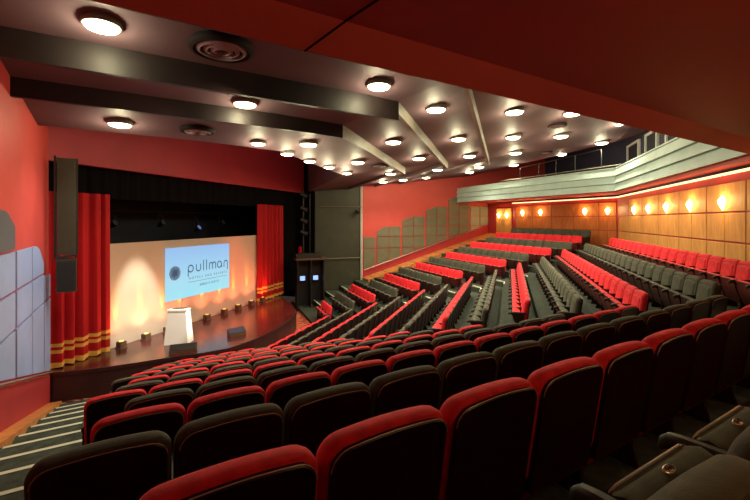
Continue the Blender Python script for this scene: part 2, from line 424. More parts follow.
# dado of darker red below the rail, following the stair
def slope_strip(fn, c_, o0, o1, zf0, zf1, top, bot, th_, mats, name, outward=1):
    b = MB(); a0 = fn(o0, c_); a1 = fn(o1, c_); b0 = fn(o0, c_+th_); b1 = fn(o1, c_+th_)
    vs = [(*a0.xy, zf0+bot), (*a1.xy, zf1+bot), (*a1.xy, zf1+top), (*a0.xy, zf0+top), (*b0.xy, zf0+bot), (*b1.xy, zf1+bot), (*b1.xy, zf1+top), (*b0.xy, zf0+top)]
    b.add(vs, [(0,1,2,3),(7,6,5,4),(0,4,5,1),(3,2,6,7),(0,3,7,4),(1,5,6,2)]); return struct(name, b, mats)
def zl(o): return 3.873 - .2827*o      # stair slope, near section
slope_strip(N, -1.9, -.5, 13.76, zl(-.5), zl(13.76), .80, -.5, .03, 'wall_dado', 'trim_5')
slope_strip(N, -1.87, -.5, 13.5, zl(-.5), zl(13.5), .06, -.5, .28, 'wood', 'baseboard_left')
def rail(fn, c_, o0, o1, z0, z1, side, lab):
    e = empty('handrail', fn((o0+o1)/2, c_)); e.location.z = 0; base = e.location.copy()
    b = MB(); p = fn(o0, c_+side*.09); q = fn(o1, c_+side*.09); p.z = z0; q.z = z1
    b.tube([p-base, q-base], .026, 10); b.build('rail', 'steel', e, smooth=True)
    for k in range(7):
        t = (k+.5)/7; s_ = p.lerp(q, t) - base; w = fn(o0+(o1-o0)*t, c_+side*.03); w.z = s_.z - .05; w = Vector((w.x-base.x, w.y-base.y, w.z))
        b = MB(); b.tube([s_, s_ + Vector((0,0,-.05)), w], .012, 6); b.build('bracket', 'steel', e)
    return tag(e, lab, 'handrail')
rail(N, -1.87, 1.0, 13.3, zl(1.0)+.86, zl(13.3)+.86, 1, 'steel handrail sloping down the red left wall beside the stage')
# right (far) side wall
struct('wall_right', wallmb(F(-24, 23.7), F(-8.35, 23.7), -.5, 9.6, .2, -1), 'wall_red')
struct('wall_right_front', wallmb(F(-8.33, 23.7), F(-5.4, 23.7), -.5, 8.6, .2, -1), 'olive')
def zf(o): return 3.32 - .265*(o+16.1)/.94
def zr(o): return 1.86 + (o+8.65)*(4.45-1.86)/(-17.3+8.65)
b = MB()
for i in range(1):
    o0, o1 = -8.4, -18.0
    vs = []
    for c_, in ((23.7,), (23.66,)):
        for o, z in ((o0, zf(o0)-.4), (o1, zf(o1)-.4), (o1, zr(o1)), (o0, zr(o0))):
            q = F(o, c_); vs.append((q.x, q.y, z))
    b.add(vs, [(0,1,2,3),(7,6,5,4),(3,2,6,7),(0,4,5,1),(0,3,7,4)])
struct('trim_6', b, 'wall_dado')
b = MB(); vs = []
for c_ in (23.69, 22.6):
    for o, dz in ((-8.4, -.45), (-17.9, -.45), (-17.9, .20), (-8.4, .20)):
        q = F(o, c_); vs.append((q.x, q.y, zf(o)+dz))
b.add(vs, [(0,1,2,3),(7,6,5,4),(3,2,6,7),(0,4,5,1),(0,3,7,4)])
struct('baseboard_right', b, 'wood')
e = rail(F, 23.66, -8.5, -17.8, zr(-8.5), zr(-17.8), -1, 'pale handrail sloping up the far red wall below the olive panels')
# white vertical edge trim of the far wall
b = MB(); p = F(-8.33, 23.64); b.box(p.x-.05, p.x+.05, p.y-.05, p.y+.05, .6, 7.2); struct('trim_7', b, 'frame_white')

# ---- skyline shaped wall panels
def skyline_panel(fn, c_, side, o_list_top, zbot_fn, cols, rows, mat_, label, group, dark_above=None):
    """column panel: o_list_top = [(o, ztop)...] outline of the top from one side to the other"""
    e = empty('wall_panel', fn(o_list_top[0][0], c_)); base = Vector((e.location.x, e.location.y, 0)); e.location.z = 0
    o0 = o_list_top[0][0]; o1 = o_list_top[-1][0]
    def ztop(o):
        for (a, za), (b_, zb) in zip(o_list_top, o_list_top[1:]):
            lo, hi = min(a, b_), max(a, b_)
            if lo-1e-6 <= o <= hi+1e-6: return za + (zb-za)*((o-a)/(b_-a) if b_ != a else 0)
        return o_list_top[-1][1]
    g = .025
    cb = [o0 + (o1-o0)*k/cols for k in range(cols+1)]
    for k in range(cols):
        a, b_ = cb[k], cb[k+1]; sgn = 1 if b_ > a else -1; a += sgn*g; b_ -= sgn*g
        zs = [-99] + rows + [99]
        for z0, z1 in zip(zs, zs[1:]):
            samples = [a + (b_-a)*t/8 for t in range(9)]
            pts_t = []; pts_b = []
            for o in samples:
                zt = min(z1 - g, ztop(o)); zb = max(z0 + g, zbot_fn(o))
                pts_t.append((o, zt)); pts_b.append((o, zb))
            if max(t[1]-q[1] for t, q in zip(pts_t, pts_b)) < .04: continue
            poly = [(o, max(zt, zb+.001)) for (o, zt), (_, zb) in zip(pts_t, pts_b)] + [(o, zb) for o, zb in reversed(pts_b)]
            mb2 = MB(); ls = []
            for cc in (c_+side*.01, c_+side*.05):
                l = []
                for o, z in poly:
                    q = fn(o, cc); l.append(Vector((q.x, q.y, z)) - base)
                ls.append(l)
            mb2.loops(ls, cap0=False); mt = mat_
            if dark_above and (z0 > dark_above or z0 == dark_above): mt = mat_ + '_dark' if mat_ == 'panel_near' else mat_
            mb2.build('panel_section', mt, e)
    return tag(e, label, 'wall panel', group)
zbn = lambda o: zl(o) + .92
nearp = [([(9.9, 4.82), (9.3, 5.10), (8.2, 5.16), (7.2, 5.2)], 'blue-grey stepped wall panel at the left edge, furthest from the stage'),
         ([(12.75, 3.88), (12.2, 4.27), (11.5, 4.42), (10.8, 4.42), (10.0, 4.36)], 'blue-grey wall panel with a chamfered top, middle one on left wall'),
         ([(13.7, 3.50), (12.85, 3.55)], 'narrow blue-grey wall panel on left wall nearest the stage')]
for pts, lab in nearp:
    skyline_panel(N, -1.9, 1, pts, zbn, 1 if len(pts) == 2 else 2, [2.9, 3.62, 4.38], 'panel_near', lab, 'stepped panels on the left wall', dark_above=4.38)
zbf = lambda o: zr(o) + .06
farp = [([(-8.45, 3.88), (-9.28, 3.88)], 1, 'nearest the stage, lowest of the stepped panels'),
        ([(-9.36, 4.22), (-9.95, 4.52), (-11.04, 4.53)], 2, 'second from the stage'),
        ([(-11.14, 4.88), (-11.9, 5.18), (-12.8, 5.18)], 2, 'third from the stage'),
        ([(-12.9, 5.55), (-13.6, 5.84), (-14.54, 5.86)], 2, 'fourth from the stage'),
        ([(-14.64, 6.3), (-15.4, 6.6), (-16.32, 6.6)], 2, 'tallest, fifth from the stage'),
        ([(-16.42, 5.95), (-18.0, 5.95)], 2, 'under the balcony end')]
for k, (pts, cols, lab) in enumerate(farp):
    skyline_panel(F, 23.7, -1, pts, zbf, cols, [3.15, 3.88, 4.55, 5.22, 5.92], 'panel_far' if k < 5 else 'panel_far_light', 'olive wall panel on the far red wall, ' + lab, 'stepped olive panels on the far wall')

# ---- rear walls
cornerB = meet2(-4.9, -17.9)
cornerA = meet1(-.56, -4.9)
struct('wall_back', wallmb(cornerA, cornerB, 0, 6.07, .2, -1), 'wall_dado')
struct('wall_back_left', wallmb(N(-.56, -2.2), cornerA, 0, 6.07, .2, -1), 'wall_dado')
struct('wall_back_right', wallmb(cornerB, F(-17.9, 23.9), 0, 6.07, .2, -1), 'wall_dado')
ZR = [H+.87, H+.18, H-.52, 3.59]
def sconce(p, rz, lab):
    e = empty('wall_sconce', p, rz)   # local +y points out of the wall
    b = MB(); b.loops([[Vector((x, .0, z)) for x, z in ((-.05,-.12),(.05,-.12),(.06,.1),(-.06,.1))], [Vector((x, .03, z)) for x, z in ((-.05,-.12),(.05,-.12),(.06,.1),(-.06,.1))]]); b.build('back_plate', 'brass', e)
    b = MB()
    ls = []
    for z, r in ((-.19, .01), (-.10, .07), (-.01, .12), (.06, .115), (.14, .05), (.17, .01)):
        ls.append([Vector((r*math.cos(t*math.pi/8), .02 + .8*r*math.sin(t*math.pi/8), z)) for t in range(9)])
    b.loops(ls); b.build('glass_shade', 'sconce', e, smooth=True)
    b = MB(); b.tube([(0, .06, -.17), (0, .06, -.2), (0, .055, -.21)], [.012, .016, .004], 8); b.build('finial', 'brass', e, smooth=True)
    tag(e, lab, 'wall light', 'glowing wall lights along the wood panelling')
    l = bpy.data.lights.new('sconce_glow', 'POINT'); l.energy = 17; l.color = (1, .60, .22); l.shadow_soft_size = .08
    q = bpy.data.objects.new('sconce_glow', l); C.objects.link(q); q.parent = e; q.location = (0, .22, .06); l.energy = 8 if 'nearest seats' in lab else 17
def panel_bay(a, b_, zs, base_n, lab, mat_, split=True, rounded=False, top=True):
    """bay of wood panels on the wall between ground points a and b_, base_n = normal into the hall"""
    e = empty('wood_panel_bay', (a.x, a.y, 0)); d = (b_-a); L = d.length; d.normalize(); g = .02
    def piece(t0, t1, z0, z1, round_=False):
        mb2 = MB(); out = [(t0, z0), (t1, z0), (t1, z1), (t0, z1)]
        if round_: out = [(t0, z0), (t1, z0), (t1, z0+(z1-z0)*.35), (t1-(t1-t0)*.25, z1-(z1-z0)*.15), (t1-(t1-t0)*.6, z1), (t0, z1)]
        f = [Vector((0,0,z)) + d*t + base_n*.002 for t, z in out]; k = [v + base_n*.028 for v in f]
        cx = sum((v for v in k), Vector())/len(k); k2 = [v + (cx-v)*.02 for v in k]
        k = [v - base_n*.008 for v in k]
        mb2.loops([f, k, k2], cap0=False); mb2.build('wood_panel', mat_, e)
    if top: piece(g, L-g, zs[1]+g, zs[0])
    for z0, z1, rr in ((zs[2], zs[1], rounded), (zs[3], zs[2], False)):
        piece(g, L/2-g/2, z0+g, z1-g); piece(L/2+g/2, L-g, z0+g, z1-g, rr)
    return tag(e, lab, 'wall panelling', 'wood panelling bays')
bays = [19.9, 18.1, 16.3, 14.5, 12.7, 10.85, 9.0, 7.2]
names = ['furthest full bay before the corner', 'second bay from the corner', 'third bay from the corner', 'fourth bay from the corner', 'fifth bay from the corner', 'sixth bay from the corner', 'seventh bay from the corner']
for k, (x1, x0) in enumerate(zip(bays, bays[1:])):
    panel_bay(Vector((x0, -4.9, 0)), Vector((x1, -4.9, 0)), ZR, Vector((0, 1, 0)), 'honey oak panelling behind back red seats, ' + names[k], 'oak')
    if k < 5: sconce(((x0+x1)/2, -4.868, H+.42), 0, 'glowing wall light on the oak panelling, %s from the corner' % ORD[k+1])
panel_bay(Vector((19.9, -4.9, 0)), Vector((21.7, -4.9, 0)), ZR, Vector((0, 1, 0)), 'low oak panelling bay with a clipped top corner beside wall corner', 'oak', rounded=True, top=False)
nb = Vector((-sa, ca, 0))
cb = [13.72, 14.7, 16.24, 17.77, 19.27, 20.75]
for k, (c0, c1) in enumerate(zip(cb, cb[1:])):
    panel_bay(F(-17.9, c0), F(-17.9, c1), ZR, nb, 'reddish wood panelling on angled far back wall, %s from the corner' % ORD[k+1], 'oak_red')
for c_, lab in ((14.18, 'glowing wall light on reddish panelling, tucked next to the wall corner'), (15.5, 'glowing wall light on the reddish panelling, second from the corner'),
                (18.6, 'glowing wall light on the reddish panelling, third from the corner'), (20.1, 'glowing wall light on reddish panelling, nearest the lit foyer door')):
    p = F(-17.87, c_); sconce((p.x, p.y, H+.45), A, lab)
# lit foyer door at the far end
p = F(-17.88, 21.15); q = F(-17.88, 22.65)
e = empty('door_1', (p.x, p.y, 0)); tag(e, kind='structure'); d = (q-p).normalized(); L = (q-p).length
b = MB()
for t0, t1 in ((.0, L/2-.01), (L/2+.01, L)):
    b.loops([[d*t0 + Vector((0,0,3.6)), d*t1 + Vector((0,0,3.6)), d*t1 + Vector((0,0,5.72)), d*t0 + Vector((0,0,5.72))], [v + nb*.05 for v in (d*t0 + Vector((0,0,3.6)), d*t1 + Vector((0,0,3.6)), d*t1 + Vector((0,0,5.72)), d*t0 + Vector((0,0,5.72)))]])
b.build('door_leaf', 'oak', e)
b = MB()
for t in (L/2-.1, L/2+.1): b.tube([d*t + nb*.09 + Vector((0,0,4.5)), d*t + nb*.09 + Vector((0,0,5.0))], .02, 8)
b.build('door_handle', 'steel', e)
for c_, lab in ((21.5, 'glowing wall light beside the lit foyer door, nearer the panelling'), (22.3, 'glowing wall light beside the lit foyer door, nearer the far side wall')):
    p = F(-17.8, c_); sconce((p.x, p.y, H+.32), A, lab)
# near rear wall sconces (behind and beside the camera)
for k, c_ in enumerate((2.0, 5.2)):
    p = N(-.53, c_); near_wall = sconce((p.x, p.y, H+.42), -A, 'glowing wall light on the wall behind the nearest seats, %s from left aisle' % ORD[k+1])

# ---------------------------------------------------------------- balcony: soffit, lip, parapet
ZS = 6.07
def poly(on, yb, of, c0=-1.9, c1=23.7): return [N(on, c0), meet1(on, yb), meet2(yb, of), F(of, c1)]
outer = poly(2.5, -4.2, -15.4); lip_in = poly(2.19, -4.42, -15.62); inner = poly(-.60, -4.95, -17.95)
b = MB()
for i in range(3):
    b.add([(*outer[i].xy, ZS), (*outer[i+1].xy, ZS), (*lip_in[i+1].xy, ZS+.10), (*lip_in[i].xy, ZS+.10)], [(0,1,2,3)])
struct('trim_8', b, 'soffit_lip')
b = MB()
for i in range(3):
    b.add([(*lip_in[i].xy, ZS+.10), (*lip_in[i+1].xy, ZS+.10), (*inner[i+1].xy, ZS+.10), (*inner[i].xy, ZS+.10)], [(0,1,2,3)])
    b.add([(*outer[i].xy, ZS+.25), (*outer[i+1].xy, ZS+.25), (*inner[i+1].xy, ZS+.25), (*inner[i].xy, ZS+.25)], [(0,1,2,3)])
struct('ceiling_under_balcony', b, 'soffit')
b = MB()
p = N(2.5, .98); q = N(2.19, 1.12); r_ = N(-.5, 1.5)
b.bar((*p.xy, ZS-.002), (*q.xy, ZS+.098), .012, .008); b.bar((*q.xy, ZS+.098), (*r_.xy, ZS+.098), .012, .008)
struct('trim_9', b, 'black')
# red band below the parapet
b = MB()
for i in range(3):
    d = (outer[i+1]-outer[i]).normalized(); n = Vector((-d.y, d.x, 0))
    b.add([(*outer[i].xy, ZS-.0), (*outer[i+1].xy, ZS-.0), (*outer[i+1].xy, ZS+.1), (*outer[i].xy, ZS+.1)], [(0,1,2,3)])
struct('trim_10', b, 'wall_red')
# parapet of lapped boards
par = empty('balcony_parapet', (0, 0, 0))
tag(par, 'pale grey-green balcony front of three lapped boards with a dark rail', 'balcony front')
def offs(k): return poly(2.5+k, -4.2+k, -15.4+k)
for j in range(3):
    z0 = ZS + .09 + j*.31; b = MB()
    lo = offs(.10 - j*.0); hi = offs(.015); bk = offs(-.05)
    for i in range(3):
        vs = []
        for P, z in ((lo, z0), (hi, z0+.30), (bk, z0+.30), (bk, z0)): vs += [(*P[i].xy, z), (*P[i+1].xy, z)]
        b.add(vs, [(0,1,3,2),(2,3,5,4),(6,7,1,0),(4,5,7,6)])
    b.build('cladding_board', 'fascia', par)
b = MB(); cp = offs(.04); bk = offs(-.12)
for i in range(3):
    vs = []
    for P, z in ((cp, ZS+1.02), (cp, ZS+1.07), (bk, ZS+1.07), (bk, ZS+1.02)): vs += [(*P[i].xy, z), (*P[i+1].xy, z)]
    b.add(vs, [(0,1,3,2),(2,3,5,4),(4,5,7,6),(6,7,1,0)])
b.build('coping', 'fascia', par)
# balcony guard rail on the far section
gr = empty('guard_rail', (0, 0, 0)); tag(gr, 'thin metal guard rail on top of the far balcony front', 'railing')
g0 = meet2(-4.35, -15.5); g1 = F(-15.5, 19.3)
b = MB(); b.tube([(*g0.xy, ZS+1.18), (*g1.xy, ZS+1.18)], .022, 8); b.build('lower_rail', 'fixture', gr)
b = MB(); a_ = g0.lerp(g1, .12); z_ = g0.lerp(g1, .78)
b.tube([(*a_.xy, ZS+1.95), (*z_.xy, ZS+1.75)], .018, 8); b.build('upper_rail', 'rig', gr)
for t in (.12, .30, .45, .60, .78):
    q = g0.lerp(g1, t); b = MB(); b.tube([(*q.xy, ZS+1.05), (*q.xy, ZS+1.95-.2*(t-.12)/.66)], .02, 8); b.build('post', 'rig', gr)
# cove light strips
for nm, pts, zc in (('cove_light', [Vector((7, -4.84, 0)), Vector((22.0, -4.84, 0))], ZS-.03), ('cove_light', [F(-17.82, 13.75), F(-17.82, 21)], ZS-.03)):
    d = (pts[1]-pts[0]).normalized(); b = MB(); b.bar((*pts[0].xy, zc), (*pts[1].xy, zc), .06, .05)
    o = b.build(nm, 'cove'); tag(o, 'long warm light strip above the oak panelling under the balcony' if pts[0].x < 10 else 'warm light strip above the reddish panelling of the far back wall', 'light strip')
# booth / upper rear walls
struct('wall_booth', wallmb(Vector((5, -5.6, 0)), Vector((23.6, -5.6, 0)), 6.2, 9.9, .2, -1), 'navy')
struct('wall_upper', wallmb(Vector((23.6, -5.6, 0)), Vector((33.5, -2.4, 0)), 6.2, 9.9, .2, -1), 'navy')
for k, (x0, x1) in enumerate(((21.0, 22.9), (18.6, 20.1), (16.2, 17.7))):
    b = MB(); z0, z1 = 7.65, 8.62
    for a in ((x0, x1, z1-.1, z1), (x0, x1, z0, z0+.1), (x0, x0+.12, z0+.1, z1-.1), (x1-.12, x1, z0+.1, z1-.1)):
        b.box(a[0], a[1], -5.6, -5.5, a[2], a[3])
    o = struct('window_%d' % (k+1), b, 'frame_white')
    b = MB(); b.box(x0+.12, x1-.12, -5.59, -5.56, z0+.1, z1-.1); w = b.build('pane', 'navy_dark', o)

# ---------------------------------------------------------------- main ceiling and beams
b = MB()
rs = [-10, -6, -3, -1.5, 0, 1, 2.5, 4, 5.5, 7, 8.5, 10, 11.2, 12.3]
rings = [ring(r, -2.0, 24, 8) for r in rs]
for r0, r1 in zip(rings, rings[1:]):
    for i in range(len(r0)-1):
        b.add([(p.x, p.y, ceil_up(p.x, p.y)) for p in (r0[i], r0[i+1], r1[i+1], r1[i])], [(0,1,2,3)])
last = rings[-1]
for i in range(len(last)-1):
    p, q = last[i], last[i+1]
    b.add([(*p.xy, ceil_up(*p.xy)), (*q.xy, ceil_up(*q.xy)), (*q.xy, 9.3), (*p.xy, 9.3)], [(0,1,2,3)])
struct('ceiling', b, 'ceiling', smooth=False)
b = MB(); b.box(-3, 27, 4, 17, 9.3, 9.4); struct('ceiling_stage', b, 'black')
def beam(r, h, w, near_h):
    R = ring(r, -1.95, 23.6, 6)
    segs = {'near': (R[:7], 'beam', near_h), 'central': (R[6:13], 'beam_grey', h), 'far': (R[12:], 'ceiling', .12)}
    e = empty('ceiling_beam', (0, 0, 0))
    for nm, (pts, mt, hh) in segs.items():
        b = MB(); rows_ = []
        for i, p in enumerate(pts):
            z = ceil_up(p.x, p.y); d = (pts[-1]-pts[0]).normalized(); n = Vector((-d.y, d.x, 0))
            rows_.append([(p.x, p.y, z+.02), (p.x, p.y, z-hh), (p.x+n.x*w, p.y+n.y*w, z-hh), (p.x+n.x*w, p.y+n.y*w, z+.02)])
        b.loops([[Vector(v) for v in r_] for r_ in rows_]); b.build('beam_section', mt, e)
    return e
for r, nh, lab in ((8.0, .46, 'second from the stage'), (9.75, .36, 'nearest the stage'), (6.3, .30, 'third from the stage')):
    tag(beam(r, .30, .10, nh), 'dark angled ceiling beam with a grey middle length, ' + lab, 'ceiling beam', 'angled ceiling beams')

# downlights
LT = [(4.42,5.86),(7.21,8.96),(7.70,5.73),(10.80,5.76),(10.02,7.0),(11.27,6.78),(12.64,6.70),(14.01,6.59),(15.57,6.50),(14.11,5.45),(8.32,2.72),(12.50,3.59),(17.98,5.29),(10.42,1.83),(13.84,1.67),(15.48,3.40),(19.64,3.38),(16.87,1.59),(12.17,-0.12),(15.16,-0.10),(18.04,-0.21),(13.67,-1.82),(16.56,-1.82),
      (22.6,5.9),(23.3,4.7),(21.9,6.9),(24.11,2.27),(21.59,1.54),(23.81,-.2),(23.06,-2.56),(19.44,-3.74),(16.63,-3.76)]
LBL = ['large downlight nearest the left wall, in front of first dark beam', 'downlight near the left wall, close above the stage bulkhead', 'bright downlight right of the large ceiling vent, beyond dark beam',
       'bright downlight beyond the second beam, before the small stage-side row', 'small downlight first in the row beside the stage bulkhead', 'small downlight second in the row beside the stage bulkhead', 'small downlight third in the row beside the stage bulkhead',
       'small downlight fourth in the row beside the stage bulkhead', 'small downlight fifth in the row beside the stage bulkhead', 'downlight beside the small dark vent, beyond the second beam',
       'bright downlight just before the first grey beam', 'bright downlight between the two grey beams, nearer end', 'small downlight beyond the nearer grey beam, by the far dark wall',
       'brightest starry downlight between first and third grey beams, nearer end', 'second downlight between first and third grey beams', 'downlight in the middle between the two nearer grey beams', 'downlight between the two nearer grey beams, far end',
       'third downlight between first and third grey beams', 'bright downlight right of the third grey beam, first of its line', 'second downlight in the line right of third grey beam', 'third downlight in the line right of third grey beam',
       'bright downlight cut by the balcony soffit edge, above round vent', 'bright downlight below the round vent near the balcony', 'small downlight close to far red wall top, middle of three', 'small downlight close to far red wall top, rightmost of three', 'small downlight close to far red wall top, nearest the stage',
       'far downlight at the end of third grey beam, upper', 'far downlight at the end of third grey beam, lower', 'fourth and last downlight in the line above the far balcony', 'small downlight just above the far balcony guard rail', 'downlight alone at right, above the balcony corner', 'downlight peeping at the balcony soffit edge, furthest right']
e0 = empty('downlight', (0, 0, 0))
b = MB(); b.lathe([(.0, .06), (.25, .06), (.27, .0), (.275, -.045), (.26, -.07), (.245, -.07), (.245, -.04)], n=28); b.build('housing', 'fixture', e0, smooth=True)
b = MB(); b.lathe([(.246, -.055), (.22, -.10), (.12, -.125), (0, -.13)], n=28); b.build('lens', 'lens', e0, smooth=True)
small = {31:.55, 3:1,4:.8,5:.8,6:.8,7:.8,8:.8}
for k, ((x, y), lab) in enumerate(zip(LT, LBL)):
    z = ceil_up(x, y); e = e0 if k == 0 else copy_tree(e0)
    e.location = (x, y, z); e.scale = (small.get(k, 1),)*3
    tag(e, lab, 'ceiling light', 'round ceiling downlights')
    l = bpy.data.lights.new('downlight_lamp', 'POINT'); l.energy = 46; l.color = (1, .90, .55); l.shadow_soft_size = .1
    q = bpy.data.objects.new('downlight_lamp', l); C.objects.link(q); q.location = (x, y, z-.27)
    l = bpy.data.lights.new('downlight_beam', 'SPOT'); l.energy = 70 if k in (3,4,5,6,7,8) else 240; l.color = (1, .84, .62); l.shadow_soft_size = .15; l.spot_size = math.radians(130); l.spot_blend = .7
    q = bpy.data.objects.new('downlight_beam', l); C.objects.link(q); q.location = (x, y, z-.2)

# round vents
for k, (x, y, s, lab) in enumerate(((5.73, 4.74, 1.05, 'large round ringed air vent in the ceiling near the left'), (8.52, 7.82, .85, 'smaller round air vent in the ceiling above the stage edge'),
                  (14.93, -1.52, .62, 'round air vent between downlights near the balcony'), (15.5, 5.02, .75, 'flat dark air vent beside a downlight beyond second beam'), (19.75, -1.51, .62, 'distant dark air vent above the far balcony'))):
    e = empty('air_vent', (x, y, ceil_up(x, y))); e.scale = (s, s, s)
    b = MB(); b.lathe([(0, .04), (.50, .04), (.52, -.02), (.50, -.07), (.44, -.09), (.40, -.05), (.0, -.02)], n=40); b.build('vent_body', 'vent', e, smooth=True)
    for r in (.36, .25, .14):
        b = MB(); b.lathe([(r-.03, -.03), (r-.02, -.10), (r+.035, -.07), (r+.03, -.03)], n=36); b.build('vent_ring', 'vent_ring', e, smooth=True)
    tag(e, lab, 'vent', 'round ceiling vents')

# ---------------------------------------------------------------- stage
SZ = .8
ap = [(7.2, 12.3), (7.49, 11.74), (8.16, 10.89), (8.8, 10.3), (9.47, 9.75), (10.1, 9.1), (10.75, 8.62), (11.8, 8.42), (13.4, 8.45), (14.8, 8.72), (15.99, 9.15), (17.4, 10.3), (18.82, 11.7), (19.2, 12.3)]
st = empty('stage', (0, 0, 0)); tag(st, 'raised dark stage with glossy reddish boards and curved front edge', 'stage')
b = MB(); pts = ap + [(22.7, 12.3), (22.7, 15.95), (4.3, 15.95), (4.3, 12.3)]
b.add([(x, y, SZ) for x, y in pts], [tuple(range(len(pts)))]); b.build('stage_floor', 'stage', st)
b = MB()
for (x0, y0), (x1, y1) in zip(ap, ap[1:]):
    b.add([(x0, y0, 0), (x1, y1, 0), (x1, y1, SZ-.08), (x0, y0, SZ-.08)], [(0,1,2,3)])
b.build('stage_skirt', 'stage_front', st)
b = MB()
for (x0, y0), (x1, y1) in zip(ap, ap[1:]): b.bar((x0, y0, SZ-.045), (x1, y1, SZ-.045), .04, .1)
b.build('edge_board', 'stage_front', st)
# stage house
b = MB(); b.box(4, 23, 16, 16.2, 0, 9.4); struct('wall_stage_back', b, 'navy_dark')
b = MB(); b.box(4, 4.2, 12, 16, 0, 9.4); struct('wall_stage_left', b, 'black')
b = MB(); b.box(22.8, 23, 12, 16, 0, 9.4); struct('wall_stage_right', b, 'black')
b = MB(); b.box(4.2, 24, 11.8, 11.98, 6.57, 9.35); struct('wall_bulkhead', b, 'bulk_red')
b = MB(); b.box(4.3, 7.3, 12.35, 12.5, .81, 7); struct('wall_stage_wing', b, 'black')
b = MB(); b.box(19.7, 22.7, 12.32, 12.45, .81, 7); struct('wall_stage_wing_right', b, 'black')
p = F(-5.4, 23.7)
b = MB(); b.box(p.x-.1, p.x+.1, p.y, 12.4, 0, 8.6); struct('wall_stage_return', b, 'black')
# black valance with soft pleats
def cloth(x0, x1, y, z0, z1, amp, per, name, mt, lab, cat, zseg=6, seed=0):
    rnd = random.Random(seed); n = int((x1-x0)/per*10); b = MB(); vs = []
    ph = [rnd.uniform(-.6, .6) for _ in range(n+1)]
    for j in range(zseg+1):
        t = j/zseg; z = z0 + (z1-z0)*t
        for i in range(n+1):
            x = x0 + (x1-x0)*i/n
            a = 2*math.pi*(x-x0)/per + .8*math.sin(2.3*(x-x0)/per)
            yy = y + amp*(math.sin(a) + .35*math.sin(2.1*a+1))*(1.15-.35*t)
            vs.append((x + amp*.3*math.cos(a), yy, z + (.015*math.sin(a*1.3) if j == 0 else 0)))
    fs = [(j*(n+1)+i, j*(n+1)+i+1, (j+1)*(n+1)+i+1, (j+1)*(n+1)+i) for j in range(zseg) for i in range(n)]
    b.add(vs, fs); o = b.build(name, mt, smooth=True); return tag(o, lab, cat)
cloth(6.2, 21.5, 12.35, 5.64, 6.9, .03, .5, 'stage_valance', 'black', 'black pleated valance across the top of the stage opening', 'valance')
cloth(7.15, 9.3, 12.0, .83, 5.75, .085, .36, 'stage_curtain', 'curtain', 'red velvet stage curtain with gold bands beside the left wall', 'curtain', seed=1)
cloth(17.2, 19.55, 12.05, .83, 5.75, .10, .36, 'stage_curtain', 'curtain', 'red velvet stage curtain with gold bands on the far side of stage', 'curtain', seed=2)
# backdrop wall
bd = empty('stage_backdrop', (9.1, 12.2, SZ)); tag(bd, 'long cream backdrop wall standing across the stage', 'backdrop')
M['backdrop'] = mat('backdrop_cream', (.50, .38, .30), .7, noise=.04, nscale=1)
b = MB(); b.box(0, 8.62, 0, .08, 0, 3.38); b.build('wall_panel_face', 'backdrop', bd)
b = MB()
for x in (.3, 2.2, 4.2, 6.2, 8.2): b.bar((x, .1, 0), (x, .1, 3.3), .05, .05, up=Vector((0,1,0))); b.bar((x, .1, 2.2), (x, .9, .03), .04, .04)
b.build('back_brace', 'brown_box', bd)
# screen
sx0, sx1, sz0, sz1 = 11.63, 15.18, 1.88, 3.88; SW = sx1-sx0; SH = sz1-sz0
sc = empty('projection_screen', (sx0, 12.17, sz0)); tag(sc, 'glowing pale blue screen with dark logo on the cream backdrop', 'screen')
b = MB(); b.box(0, SW, -.02, .02, 0, SH); b.build('display', 'screen', sc)
class Stroke:
    def __init__(s): s.b = MB()
    def line(s, pts, w, y=-.028):
        P = [Vector((p[0], 0, p[1])) for p in pts]
        for a, c in zip(P, P[1:]):
            d = (c-a); 
            if d.length < 1e-6: continue
            d.normalize(); n = Vector((-d.z, 0, d.x))*w/2; a2 = a - d*w*.3; c2 = c + d*w*.3
            s.b.add([(v.x, y, v.z) for v in (a2-n, c2-n, c2+n, a2+n)], [(0,1,2,3)])
def arc(cx, cz, rx, rz, a0, a1, n=14): return [(cx + rx*math.cos(math.radians(a0+(a1-a0)*k/n)), cz + rz*math.sin(math.radians(a0+(a1-a0)*k/n))) for k in range(n+1)]
S = Stroke(); w = .044; zc = 1.12; r = .135; x = 1.22
S.line(arc(x, zc, r, r, 0, 360, 20), w); S.line([(x-r, zc), (x-r, zc-.30)], w); x += .42          # p
S.line([(x-.12, zc+.13), (x-.12, zc-.02)] + arc(x, zc-.02, .12, .12, 180, 360, 10) + [(x+.12, zc+.13)], w); x += .29   # u
S.line([(x, zc+.27), (x, zc-.14)], w); x += .17
S.line([(x, zc+.27), (x, zc-.14)], w); x += .17
for q in (0, .19): S.line([(x+q, zc-.14), (x+q, zc+.04)] + arc(x+q+.095, zc+.04, .095, .095, 180, 0, 8) + [(x+q+.19, zc-.14)], w)
x += .62
S.line(arc(x, zc, .13, .135, 0, 360, 18), w); S.line([(x+.13, zc+.0), (x+.16, zc-.13)], w); x += .30
S.line([(x, zc-.14), (x, zc+.02)] + arc(x+.11, zc+.02, .11, .115, 180, 0, 8) + [(x+.22, zc-.26)], w)
S.b.build('logo_wordmark', 'ink', sc)
S = Stroke(); S.line([(1.10, .58), (3.36, .58)], .014); S.b.build('rule_line', 'ink', sc)
